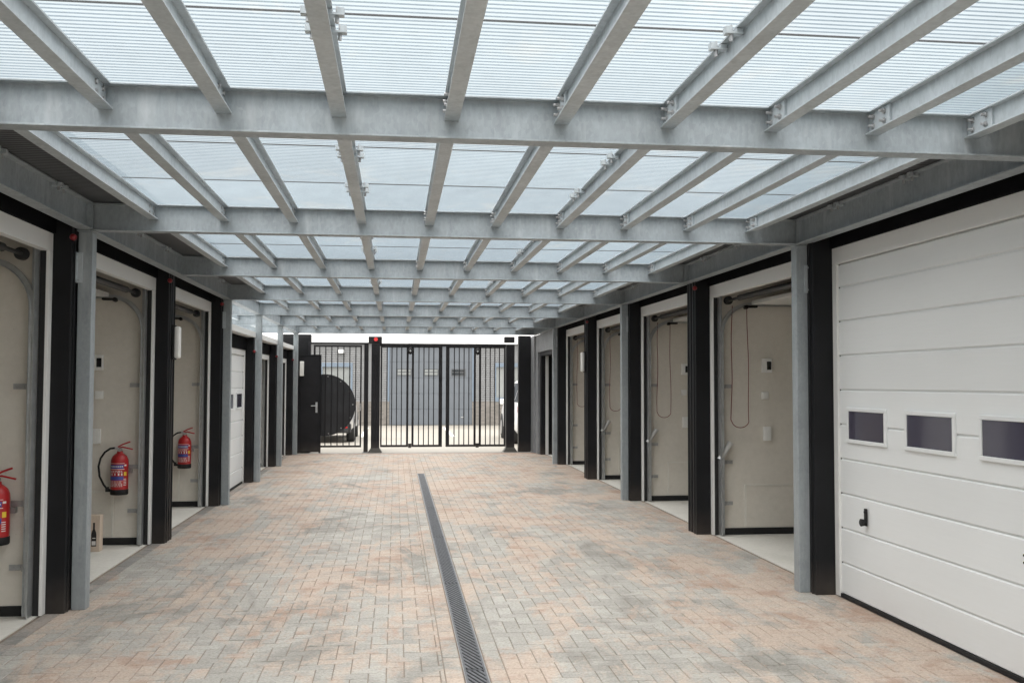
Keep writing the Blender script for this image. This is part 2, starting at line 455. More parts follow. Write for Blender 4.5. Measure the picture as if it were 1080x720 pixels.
def purlin(x, k):
    p = link('purlin', pmesh, GALV, cp, (x, yk(k)-10, HT-ph-.0005))
    link('cleat', cmesh, [GALV, ZINC], p, (0, .004, 0))
    c = link('cleat', cmesh, [GALV, ZINC], p, (0, P-.004-.195-.003, 0))
    return p
for k in range(-2, 6):
    for i, x in enumerate(PX):
        p = purlin(x, k)
        if i in (3, 6):
            for sy in seams(k):
                for cm_ in clmesh:
                    for q in (-.085, .085): link('sheet_clip', cm_, [GALV, ZINC], p, (0, sy-yk(k)+q, 0))
# clips on the edge beams
for x, q in ((XL, 1), (XR, 0)):
    for k in range(0, 4):
        for sy in (seams(k)[0]+.2, seams(k)[1]+.2):
            for o in (-.05, .05): link('edge_clip', clmesh[q], [ZINC, ZINC], cp, (x, sy+o-10, HT-ph))
# roof sheets: 1 m long, joints on purlins 3 and 6
def sheet_mesh(w, L):
    b = MB(); b.add([(0,0,.012),(w,0,.012),(w,L,.012),(0,L,.012)], [(0,1,2,3)], 0)
    n = int(L/.0366)
    for i in range(1, n):
        y = L*i/n; b.box(0.002, w-.002, y-.0027, y+.0027, .0080, .0115, 1)
    for yy in (0, L-.004): b.box(0, w, yy, yy+.004, .0065, .0115, 2)
    return b.mesh('roof_sheet')
XB = [PX[0]-.06, PX[3], PX[6], PX[9]+.06]
YB = [yk(-2)-.1]
for k in range(-2, 6):
    YB += seams(k) + [yk(k+1)+.045]
cache = {}
for a in range(3):
    for j in range(len(YB)-1):
        w = XB[a+1]-XB[a]-.006; L = YB[j+1]-YB[j]-.003; key = (round(w, 3), round(L, 3))
        if key not in cache: cache[key] = sheet_mesh(w, L)
        o = link('roof_sheet', cache[key], [ROOF, RIB, RIB2], cp, (XB[a]+.003, YB[j]-10, HT+.002))
# dark eave sheets between last purlins and facades
for x0, x1 in ((-FL-.3, XB[0]-.004), (XB[3]+.004, FR+.3)):
    if x0 < 0:
        mb = MB(); mb.box(x0, x1, yk(-2)-.1-10, yk(3)+.2-10, HT+.006, HT+.03); part('eave_sheet', mb, EAVE, cp)
    else:
        mb = MB(); mb.box(x0, x1, yk(-2)-.1-10, yk(6)+.1-10, HT+.006, HT+.03); part('eave_sheet', mb, EAVE, cp)
# canopy carried on over the low garages on the left
mb = MB(); mb.ibeam('X', -5.6, XL-.006, 0, HB, .2, .1, .007, .0085)
e0 = part('cross_beam', mb, GALVB, cp, (0, yk(3)-10+.0, 0))
for k in (4, 5, 6): dup(e0, (0, yk(k)-10, 0), cp)
EX = [-5.4, -4.6, -3.8, -3.05]
for k in (3, 4, 5):
    for x in EX: purlin(x, k)
    mb = MB()
    o = link('roof_sheet', sheet_mesh(3.72, 2.99), [ROOF, RIB, RIB2], cp, (-5.58, yk(k)-10+.06, HT+.002))

# ------------------------------------------------------------------ garages
def row(side, ja, jb, label, low=False):
    s, F, pd = SIDE[side]
    r = thing('garage_row', label, 'garages', (s*(F+3), (yk(ja)+yk(jb))/2, 0)); return r
def B(mb, side, d0, d1, y0, y1, z0, z1, mi=0):
    s, F, pd = SIDE[side]; mb.box(s*(F+d0), s*(F+d1), y0, y1, z0, z1, mi)
def place(name, mb, mats, root, bevel=0, label=None):
    # mesh is in world coordinates; shift to the thing's base
    L = root.matrix_basis.translation
    mb.v = [(x-L.x, y-L.y, z-L.z) for x, y, z in mb.v]
    return part(name, mb, mats, root, (0,0,0), bevel, label)
def sub(name, mb, mats, root, par, bevel=0, label=None):
    L = root.matrix_basis.translation
    mb.v = [(x-L.x, y-L.y, z-L.z) for x, y, z in mb.v]
    return part(name, mb, mats, par, (0,0,0), bevel, label)

def post(root, side, j, top):
    s, F, pd = SIDE[side]; y = yk(j); mb = MB()
    B(mb, side, -pd, .058, y-.155, y-.022, 0, top); B(mb, side, -pd+.012, .058, y-.0215, y+.0215, 0, top-.002); B(mb, side, -pd, .058, y+.022, y+.155, 0, top)
    B(mb, side, -pd-.010, -pd+.03, y-.108, y-.098, 0, top-.003); B(mb, side, -pd-.010, -pd+.03, y+.098, y+.108, 0, top-.003)
    place('post', mb, BLACK, root, .004)
def partition(root, side, j, h):
    y = yk(j); mb = MB(); B(mb, side, .06, 5.95, y-.2, y+.2, .003, h); w = place('partition_wall', mb, PLASTER, root)
    for sy in (-1, 1):
        mb = MB(); B(mb, side, .075, 5.9, y+sy*.2, y+sy*.212, .004, .074); sub('base_strip', mb, RUBBER, root, w)
        mb = MB(); B(mb, side, .37, 1.42, y+sy*.2, y+sy*.205, .085, .523); B(mb, side, .350, .3695, y+sy*.2, y+sy*.212, .08, .543, 1); B(mb, side, .369, 1.435, y+sy*.2, y+sy*.212, .524, .543, 1)
        sub('hatch_cover', mb, [PLASTER, HATCHEDGE], root, w)
def frame(root, side, j, hb, ht, lt, black=BLACKM):
    a, b = yk(j)+.156, yk(j+1)-.156; mb = MB()
    B(mb, side, -.012, .05, a, b, hb, ht); B(mb, side, -.012, .010, a, a+.072, .004, hb-.0005); B(mb, side, -.012, .010, b-.072, b, .004, hb-.0005)
    fr = place('door_frame', mb, FRAME, root, .003)
    for q0, q1 in ((a, a+.066), (b-.066, b)):
        mb = MB(); B(mb, side, .0105, .052, q0, q1, .004, hb-.001); sub('gap_shade_strip', mb, RUBBER, root, fr)  # black strip added to draw the dark gap between frame and track
    mb = MB(); B(mb, side, -.03, .06, a, b, ht+.001, lt); place('lintel', mb, black, root, .003)
def track_pts(side, F, s, y, zt, n=10, rad=.33, d0=.075, L=2.9):
    pts = [(s*(F+d0), y, .012), (s*(F+d0), y, zt-rad)]
    for i in range(1, n+1):
        t = math.pi/2*i/n; pts.append((s*(F+d0+rad*(1-math.cos(t))), y, zt-rad+rad*math.sin(t)))
    pts.append((s*(F+d0+L), y, zt+.01)); return pts
def strip(mb, pts, w, y0, y1, mi=0):
    # bar of rectangular section following pts in the XZ plane
    n = len(pts); off = []
    for i in range(n):
        a = Vector(pts[max(i-1, 0)]); b = Vector(pts[min(i+1, n-1)]); d = (b-a); d.y = 0; d.normalize()
        nrm = Vector((d.z, 0, -d.x)); off.append(nrm*w/2)
    vs = []
    for p, o in zip(pts, off):
        for sg, y in ((-1, y0), (1, y0), (1, y1), (-1, y1)):
            q = Vector(p) + o*sg; vs.append((q.x, y, q.z))
    fs = []
    for i in range(n-1):
        for k in range(4): fs.append((i*4+k, i*4+(k+1) % 4, (i+1)*4+(k+1) % 4, (i+1)*4+k))
    fs += [(0,1,2,3), ((n-1)*4+3, (n-1)*4+2, (n-1)*4+1, (n-1)*4)]
    mb.add(vs, fs, mi)
def open_door(root, side, j, hb):
    s, F, pd = SIDE[side]; a, b = yk(j)+.228, yk(j+1)-.235
    zt = hb-.075
    mb = MB()
    for i in range(5):
        d0 = .40 + i*.5; B(mb, side, d0, d0+.494, a+.06, b-.09, zt-.004, zt+.036)
    door = place('overhead_door', mb, FRAME, root, .004)
    for yt, sg in ((b-.035, 1), (a+.035, -1)):
        mb = MB(); pts = track_pts(side, F, s, 0, zt)
        strip(mb, pts, .040, yt-.003, yt)
        for o in (-1, 1):
            n = len(pts); q = []
            for i in range(n):
                A_ = Vector(pts[max(i-1, 0)]); B_ = Vector(pts[min(i+1, n-1)]); d = B_-A_; d.y = 0; d.normalize()
                q.append(Vector(pts[i]) + Vector((d.z, 0, -d.x))*o*.019)
            strip(mb, q, .004, yt-.026*sg if sg > 0 else yt, yt-.003 if sg > 0 else yt+.026)
        sub('track', mb, TRACK, root, door)
        mb = MB(); B(mb, side, .053, .059, yt-.055*sg, yt+.045*sg, .01, hb+.05); B(mb, side, .059, .10, yt+.0355*sg, yt+.0405*sg, .01, hb+.05)
        sub('track_angle', mb, TRACK, root, door)
        for z in (.345, .785, 1.60):
            mb = MB()
            B(mb, side, .10, .205, yt+.028*sg, yt+.0325*sg, z-.02, z+.02); B(mb, side, .10, .106, yt-.02*sg, yt+.0275*sg, z-.02, z+.02)
            s_ = s*(F+.135); mb.cyl((s_, yt+.0275*sg, z), (s_, yt+.018*sg, z), .009, 6, smooth=False)
            sub('track_bracket', mb, ZINC, root, door)
        mb = MB(); c = (s*(F+.15), hb-.045)
        mb.cyl((c[0], yt-.05*sg, c[1]+.01), (c[0], yt+.0*sg, c[1]+.01), .045, 16)
        sub('cable_drum', mb, SPRING, root, door)
        mb = MB(); mb.box(s*(F+.34), s*(F+.47), yt-.05, yt+.015, zt-.035, zt-.015)
        mb.cyl((s*(F+.35), yt-.045, zt-.03), (s*(F+.35), yt+.01, zt-.03), .022, 10)
        sub('track_stop', mb, RUBBER, root, door)
    mb = MB(); mb.cyl((s*(F+.15), a, hb-.035), (s*(F+.15), b, hb-.035), .016, 10)
    mb.cyl((s*(F+.15), a+.3, hb-.035), (s*(F+.15), b-.4, hb-.035), .03, 12)
    sub('torsion_spring', mb, SPRING, root, door)
def closed_door(root, side, j, hb, win=True, handle=True, label=None):
    s, F, pd = SIDE[side]; a, b = yk(j)+.228, yk(j+1)-.228
    n = round((hb-.0)/.2665*1.0); hgt = (hb-.012)/(n-.35) if hb > 2.4 else (hb-.012)/n
    zs = [.0]; z = .0
    while z < hb-.02: z += hgt; zs.append(min(z, hb-.004))
    mb = MB(); g = .0045
    for i in range(len(zs)-1):
        z0, z1 = zs[i]+(.03 if i == 0 else g), zs[i+1]-g
        if z1-z0 < .03: continue
        s0, s1 = .004, .018
        pts = [(.006, z0+.007), (.014, z0), (.044, z0), (.044, z1), (.014, z1), (.006, z1-.007)]
        mb.prism([(s*(F+u), v) for u, v in pts], 'Y', a, b)
    B(mb, side, .018, .044, a, b, .03, hb-.004)
    d = place('overhead_door', mb, WHITE, root, 0, label)
    mb = MB(); B(mb, side, -.004, .045, a, b, .004, .0295); sub('bottom_seal', mb, RUBBER, root, d)
    zc = zs[5] if hb > 2.4 else 1.34
    if win:
        wy = b - .43
        for k in range(3):
            yc = wy - .845*k; m1 = MB(); z0, z1 = zc-.105, zc+.105
            B(m1, side, -.010, .012, yc-.298, yc+.298, z1, z1+.028); B(m1, side, -.010, .012, yc-.298, yc+.298, z0-.028, z0)
            B(m1, side, -.010, .012, yc-.298, yc-.27, z0, z1); B(m1, side, -.010, .012, yc+.27, yc+.298, z0, z1)
            w_ = sub('window_frame', m1, WHITE, root, d, .004)
            m2 = MB(); B(m2, side, -.002, .010, yc-.2695, yc+.2695, z0+.0005, z1-.0005); sub('pane', m2, GLASS, root, d)
    if handle:
        yh = b - .42; x = s*(F-.002); mb = MB()
        mb.box(x, x-s*.010, yh-.018, yh+.018, .60, .725); mb.cyl((x-s*.006, yh, .625), (x-s*.022, yh, .625), .010, 10)
        mb.cyl((x-s*.022, yh, .625), (x-s*.042, yh, .625), .024, 16, r1=.028); mb.cyl((x-s*.042, yh, .625), (x-s*.047, yh, .625), .028, 16, r1=.020)
        mb.cyl((x-s*.010, yh, .70), (x-s*.016, yh, .70), .010, 10)
        sub('handle', mb, RUBBER, root, d, .002)
        mb = MB()
        for zz in (.66, .70): mb.cyl((s*(F+.007), b-2.2, zz), (s*(F+.002), b-2.2, zz), .007, 8)
        sub('lock', mb, RUBBER, root, d)

# left tall row
gl = row('L', -2, 3, 'black framed garage row on the left with open bays behind the first columns')
for j in range(-2, 4): post(gl, 'L', j, HT)
for j in range(-2, 3): frame(gl, 'L', j, 2.56, 2.69, HT)
for j in range(-2, 4): partition(gl, 'L', j, 2.945)
for j in (0, 1, 2): open_door(gl, 'L', j, 2.56)
for j in (-2, -1): closed_door(gl, 'L', j, 2.56, True, True)
mb = MB(); B(mb, 'L', 5.96, 6.2, yk(-2)-.2, yk(3)+.2, 0, 3.3); place('back_wall', mb, PLASTER, gl)
mb = MB(); B(mb, 'L', .061, 5.95, yk(-2)-.2, yk(3)+.2, 2.95, 3.0); place('ceiling', mb, CEIL, gl)
mb = MB(); B(mb, 'L', -.02, 6.2, yk(-2)-.25, yk(3)+.2, 3.31, 3.5); B(mb, 'L', 0, .06, yk(-2)-.2, yk(3)+.2, 3.001, 3.31); place('roof', mb, BLACK, gl)
# left low row
gll = row('L', 3, 6, 'lower garage row at the far left with a closed white door and pale coping')
for j in (4, 5, 6): post(gll, 'L', j, 2.355)
mb = MB(); B(mb, 'L', -.14, .058, yk(3)+.157, yk(3)+.3, 0, 2.355); place('post', mb, BLACK, gll, .004)
for j in (3, 4, 5): frame(gll, 'L', j, 2.06, 2.15, 2.355)
for j in (4, 5, 6): partition(gll, 'L', j, 2.34)
closed_door(gll, 'L', 3, 2.06, True, False, 'closed white sectional door with tinted windows')
for j in (4, 5): open_door(gll, 'L', j, 2.06)
mb = MB(); B(mb, 'L', -.16, 6.2, yk(3)+.21, yk(6)+.25, 2.36, 2.45); place('coping', mb, FRAME, gll, .004)
mb = MB(); B(mb, 'L', 5.96, 6.2, yk(3)+.21, yk(6)+.2, 0, 2.355); place('back_wall', mb, PLASTER, gll)
# right row
gr = row('R', -2, 6, 'black framed garage row on the right with a big closed white door nearest')
for j in range(-2, 6): post(gr, 'R', j, HT)
for j in range(-2, 5): frame(gr, 'R', j, 2.56, 2.69, HT)
for j in range(-2, 7): partition(gr, 'R', j, 2.945)
for j in (1, 2, 3, 4): open_door(gr, 'R', j, 2.56)
closed_door(gr, 'R', 0, 2.56, True, True, 'closed white sectional door with three tinted windows and a black pull handle')
for j in (-2, -1): closed_door(gr, 'R', j, 2.56)
mb = MB(); B(mb, 'R', 5.96, 6.2, yk(-2)-.2, yk(6)+.2, 0, 3.3); place('back_wall', mb, PLASTER, gr)
mb = MB(); B(mb, 'R', .061, 5.95, yk(-2)-.2, yk(6)+.2, 2.95, 3.0); place('ceiling', mb, CEIL, gr)
mb = MB(); B(mb, 'R', -.02, 6.2, yk(-2)-.25, yk(6)+.25, 3.31, 3.5); B(mb, 'R', 0, .06, yk(-2)-.2, yk(6)+.2, 3.001, 3.31); place('roof', mb, BLACK, gr)
# last right bay: grey clad, lower opening
mb = MB(); B(mb, 'R', -.17, .06, yk(5)+.157, yk(6)-.02, 2.33, HT-.21); B(mb, 'R', -.05, .06, yk(5)+.157, yk(6)+.15, 2.731, HT); B(mb, 'R', -.17, .06, yk(6)-.30, yk(6)-.02, .004, 2.3295); B(mb, 'R', -.215, .06, yk(6)-.0195, 22.895, .004, 2.725)
place('grey_cladding', mb, GREYPAN, gr, .004, 'grey metal cladding round the last opening')
mb = MB(); B(mb, 'R', -.12, .12, yk(6)-.50, yk(6)-.3005, .004, 2.24); B(mb, 'R', -.12, .12, yk(5)+.157, yk(6)-.3005, 2.2405, 2.3295)
place('lintel', mb, BLACK, gr, .004)
mb = MB(); B(mb, 'R', -.02, .04, yk(6)-.57, yk(6)-.5005, .004, 2.24); place('door_frame', mb, FRAME, gr)
mb = MB(); B(mb, 'R', .1215, .16, yk(5)+.16, yk(6)-.5005, .01, 2.24); B(mb, 'R', .1, .12, yk(6)-.66, yk(6)-.62, .004, 2.2)
place('inside_shade', mb, BLACKG, gr, .003)  # black sheet set in for the dark inside of this opening

# ------------------------------------------------------------------ end walls, gates
mb = MB(); mb.box(-.29, .0, -.1, .1, 0, 2.745)
mb.box(.0005, .02, -.085, .085, .02, 2.70)
solo('end_wall', mb, BLACK, 'black end wall slab at the right of the gate', 'wall', (3.19, 23.0, 0), bevel=.006)
mb = MB(); mb.box(-.75, 0, -.1, .1, 0, 2.745); mb.box(-.70, -.05, -.112, -.1005, .05, 2.69)
solo('end_wall', mb, BLACK, 'black end wall slab at the left of the gate, behind the solid door', 'wall', (-1.97, 23.15, 0), bevel=.006)
# solid door
sd = thing('steel_door', 'solid black steel pedestrian door with a lever handle left of the gate', 'door', (-1.975, 22.9, 0))
mb = MB(); mb.box(-.225, .215, -.025, .025, .02, 2.24); part('door_leaf', mb, BLACKG, sd, (0, 0, 0), .004)
mb = MB(); mb.box(.2155, .262, -.035, .035, .0, 2.265); mb.box(-.262, -.2255, -.035, .035, 0, 2.265); mb.box(-.2255, .2155, -.035, .035, 2.2405, 2.265); part('door_frame', mb, BLACK, sd, (0,0,0), .003)
mb = MB(); mb.box(.14, .185, -.033, -.0255, .93, 1.17); mb.cyl((.163, -.03, 1.09), (.163, -.075, 1.09), .011, 10); mb.cyl((.17, -.072, 1.09), (.04, -.072, 1.085), .010, 10); mb.cyl((.163, -.033, .98), (.163, -.04, .98), .014, 10)
part('handle', mb, TRACK, sd)

# wicket fence panel with guard plate
fp = thing('fence_panel', 'black barred fence panel with a round guard plate left of the folding gate', 'fence', (-1.3, 23.0, 0))
mb = MB(); x0, x1, zb, zt = -1.71+1.3, -.79+1.3, .12, 2.50
x0 = -1.90+1.3
mb.box(x0, x1, -.02, .02, zt-.045, zt); mb.box(x0, x1, -.02, .02, zb, zb+.045); mb.box(x0, x0+.045, -.02, .02, zb+.0455, zt-.0455); mb.box(x1-.035, x1, -.02, .02, zb+.0455, zt-.0455)
part('panel_frame', mb, BLACKG, fp, (0,0,0), .003)
mb = MB()
n = 8
for i in range(1, n):
    x = x0 + (x1-x0)*i/n; mb.box(x-.0115, x+.0115, -.0115, .0115, zb+.046, zt-.046)
part('bars', mb, BLACKG, fp)
mb = MB(); mb.box(.565, .665, -.05, .05, .012, 2.56); mb.box(-.66, .5645, -.03, .03, 2.515, 2.56); mb.box(-.72, -.6605, -.05, .05, .0, 2.56)
part('portal', mb, BLACKG, fp, (0,0,0), .004)
mb = MB(); mb.box(.535, .695, -.08, .08, .0, .012); part('foot_plate', mb, RAIL, fp)
mb = MB(); pts = [(-.60, 1.1-.70), (-.36, 1.1-.72)] + [(-.35+.72*math.sin(math.pi*i/36), 1.1-.72*math.cos(math.pi*i/36)) for i in range(1, 36)] + [(-.36, 1.1+.72), (-.60, 1.1+.70)]
mb.prism(pts, 'Y', .0205, .0245)
gp = part('guard_plate', mb, flat('guard_plate_paint', lin(.019, .020, .023), .38, 0, .3, 3), fp)
for a in range(10, 180, 27):
    mb = MB(); bx_, bz_ = -.36+.67*math.sin(R(a)), 1.1-.67*math.cos(R(a)); mb.cyl((bx_, .0203, bz_), (bx_, .012, bz_), .016, 10); part('fixing_bolt', mb, RAIL, gp)
mb = MB(); mb.box(x1-.045, x1-.01, -.05, -.0205, .97, 1.14); part('latch', mb, RAIL, fp)

# folding gate
fg = thing('folding_gate', 'wide black four leaf folding gate across the end of the passage', 'gate', (1.12, 23.0, 0))
GX = 1.12
mb = MB(); mb.box(-.098, .098, -.1, .1, .10, 2.53); mb.box(-.03, .03, -.112, -.1005, .2, 2.3)
p0 = part('gate_post', mb, BLACKG, fp and fg, (-.467-GX, 0, 0), .005)
mb = MB(); mb.box(-.16, .16, -.15, .15, -.002, .02); mb.prism([(-.15,.0205),(.15,.0205),(.1,.10),(-.1,.10)], 'Y', -.12, .12)
for sx in (-.13, .13):
    for sy in (-.13, .13): mb.cyl((sx, sy, .02), (sx, sy, .045), .012, 6)
f0 = part('post_foot', mb, flat('grey_post_foot', lin(.10, .095, .085), .7), p0)
# second post
p1 = dup(p0, (2.704-GX, 0, 0), fg)
mb = MB(); mb.box(-.17, .14, -.1, .1, 2.532, 2.70); part('control_box', mb, BLACKG, p0, (0,0,0), .01)
mb = MB(); mb.box(-.14, .10, -.09, .09, 2.58, 2.72); part('control_box', mb, BLACKG, p1, (0,0,0), .01)
m = M('lit_red_lamp'); em = m.n('ShaderNodeEmission'); em.inputs[0].default_value = (1, .09, .09, 1); em.inputs[1].default_value = .9; m.l(em.outputs[0], m.out.inputs[0])
REDLAMP = m.m
mb = MB(); mb.lathe([(0, -.03), (.036, -.028), (.045, -.01), (.045, .02)], (0, 0, 0), 20)
mb.v = [(x, -(.03+z*-1)+0 - .1 if False else z*1.0-.112, y) for x, y, z in mb.v]
part('signal_lamp', mb, REDLAMP, p0, (0, 0, 2.635), 0, 'lit round red signal lamp')
leafs = [(-.352, .300), (.376, 1.092), (1.176, 1.887), (1.962, 2.592)]
for q, (a, b) in enumerate(leafs):
    mb = MB(); a -= GX; b -= GX; zb, zt = .12, 2.50
    ws = [(.035, .05), (.05, .085), (.085, .05), (.05, .035)][q]
    mb.box(a, b, -.025, .025, zt-.05, zt); mb.box(a, b, -.025, .025, zb, zb+.05)
    mb.box(a, a+ws[0], -.025, .025, zb+.0505, zt-.0505); mb.box(b-ws[1], b, -.025, .025, zb+.0505, zt-.0505)
    lf = part('gate_leaf', mb, BLACKG, fg, (0,0,0), .003)
    mb = MB(); n = 5
    for i in range(1, n):
        x = a+ws[0] + (b-a-sum(ws))*i/n; mb.box(x-.0115, x+.0115, -.0115, .0115, zb+.051, zt-.051)
    part('bars', mb, BLACKG, lf)
mb = MB(); mb.box(-.52-GX+.15, 2.60-GX, -.045, -.027, 2.475, 2.535)
for x in (-.2, .15, .62, 1.4, 1.75, 2.3): mb.box(x-GX-.03, x-GX+.03, -.06, -.0455, 2.46, 2.51)
part('top_rail', mb, BLACKG, fg)
for xc in (.338, 1.925):
    mb = MB(); mb.lathe([(.0, -.02), (.05, -.02), (.06, 0), (.05, .02), (0, .02)], (0,0,0), 20)
    mb.v = [(x, z-.055, y*1.4) for x, y, z in mb.v]
    mb.box(-.045, .045, -.05, .03, .07, .17); hz = part('hinge', mb, BLACKG, fg, (xc-GX, 0, 2.37))
    mb = MB(); mb.cyl((0, -.077, 0), (0, -.0755, 0), .022, 14); part('hinge_cap', mb, TRACK, hz)
    mb = MB(); mb.box(-.035, .035, -.03, .03, -.05, .05); part('hinge', mb, BLACKG, fg, (xc-GX, 0, .15))

# ------------------------------------------------------------------ building opposite
def make_slat():
    m = M('pale_slat_cladding'); w = m.world(); n = m.noise(2, 4, .6, w)
    return m.pbr(m.ramp(n, [(.3, (.178,.182,.187)), (.7, (.212,.217,.222))]), .5)
SLAT = make_slat()
def make_brick():
    m = M('grey_brown_brick'); w = m.world()
    b = m.n('ShaderNodeTexBrick'); b.inputs['Scale'].default_value = 1; b.inputs['Brick Width'].default_value = .22; b.inputs['Row Height'].default_value = .065
    b.inputs['Mortar Size'].default_value = .008; b.inputs['Color1'].default_value = lin(.14,.13,.115); b.inputs['Color2'].default_value = lin(.24,.22,.20); b.inputs['Mortar'].default_value = lin(.16,.15,.14)
    m.l(m.mapping((1,1,1), (R(90), 0, 0), w), b.inputs['Vector'])
    return m.pbr(m.mix(.4, b.outputs['Color'], m.ramp(m.noise(1.5, 5, .6, w), [(.3, (.095,.088,.082)), (.7, (.17,.158,.148))])), .8)
BRICK = make_brick()
BLUE = flat('blue_grey_door_paint', lin(.112, .126, .144), .5, 0, .06, 2)
BLUEF = flat('blue_window_frame', lin(.14, .18, .23), .5)
WHITEF = flat('white_fascia', lin(.70, .71, .72), .5, 0, .03, 1)
ob = thing('workshop', 'pale slatted workshop with a wide blue grey door facing the gate', 'building', (1.35, 37.4, 0))
OX = 1.35; W0, W1 = -14-OX, 16-OX; D0, D1 = -.238-OX, 2.93-OX
wins = [(-2.83-OX, -1.63-OX, .45, 2.28), (3.79-OX, 5.2-OX, .98, 2.30), (-7-OX, -5.4-OX, .98, 2.3), (8-OX, 9.6-OX, .98, 2.3)]
mb = MB()
def wall_spans(z0, z1):
    cuts = [(D0, D1)] + [(a, b) for a, b, c, d in wins if c < z1-.001 and d > z0+.001]
    cuts.sort(); x = W0; out = []
    for a, b in cuts: out.append((x, a)); x = b
    out.append((x, W1)); return out
zz = [.905]
while zz[-1] < 3.09: zz.append(zz[-1]+.085)
for z in zz[:-1]:
    for a, b in wall_spans(z, z+.085): mb.box(a, b, .03, .3, z, min(z+.085, 3.09))
for z in zz[:-1]:
    for a, b in wall_spans(z, z+.06): mb.prism([(.029, z), (.0, z+.004), (.004, z+.055), (.029, z+.062)], 'X', a, b)
part('slat_wall', mb, SLAT, ob)
mb = MB()
for a, b in wall_spans(0, .9): mb.box(a, b, -.01, .3, 0, .9)
part('brick_plinth', mb, BRICK, ob)
mb = MB(); mb.box(W0-.2, W1+.2, -.12, 8, 3.09+.02, 3.42); part('fascia', mb, WHITEF, ob, (0,0,0), .01)
mb = MB(); z = .0
while z < 3.0:
    mb.box(D0, D1, .02, .07, z+.004, min(z+.6, 3.095)-.004); z += .6
mb.box(D0, D1, .071, .1, .001, 3.095)
od = part('workshop_door', mb, BLUE, ob, (0,0,0), .006)
mb = MB(); mb.box(D0-.06, D0-.0005, -.02, .3, .9005, 3.1); mb.box(D1+.0005, D1+.06, -.02, .3, .9005, 3.1); part('door_jamb', mb, BLUEF, ob)
for q, (a, b) in enumerate(((.04, .60), (1.07, 1.63), (2.12, 2.67))):
    mb = MB(); mb.box(a-OX, b-OX, .004, .0195, 1.88, 2.15); f = part('window', mb, flat('window_surround', lin(.07,.075,.08), .5), od)
    for c, d in (((1.91, 1.99), (2.04, 2.12)) if q < 2 else ()):
        pass
    mb = MB(); mb.box(a-OX+.035, b-OX-.035, .0, .0035, 1.915, 2.0); mb.box(a-OX+.035, b-OX-.035, .0, .0035, 2.035, 2.115)
    part('pane', mb, GLASSL if q < 2 else GLASSD, od)
mb = MB(); mb.box(2.5-OX, 2.62-OX, .0, .019, .28, .31); part('handle', mb, TRACK, od)
for a, b, c, d in wins:
    mb = MB(); t = .07
    mb.box(a, b, -.015, .05, d-t, d+.086); mb.box(a, b, -.015, .05, c-.086, c+t); mb.box(a, a+t, -.015, .05, c+t, d-t); mb.box(b-t, b, -.015, .05, c+t, d-t)
    if b-a > 1.3: mb.box((a+b)/2-.03, (a+b)/2+.03, -.015, .05, c+t, d-t)
    f = part('window', mb, BLUEF, ob)
    mb = MB(); mb.box(a+t, b-t, .06, .08, c+t, d-t); part('pane', mb, GLASSL, f)
mb = MB(); mb.box(-.12, .12, -.12, -.005, 2.72, 2.86); part('wall_lamp', mb, WHITEF, ob, (-2.05-OX, 0, 0), .02)
# parking lines
WLINE = flat('white_line_paint', lin(.75, .75, .73), .7)
mb = MB()
for x in (-4.2, -1.0+.0, 1.75, 4.3-.2): mb.box(x-.05, x+.05, 29.5, 35.5, -.0055, -.0015)
struct('parking_lines', mb, WLINE)

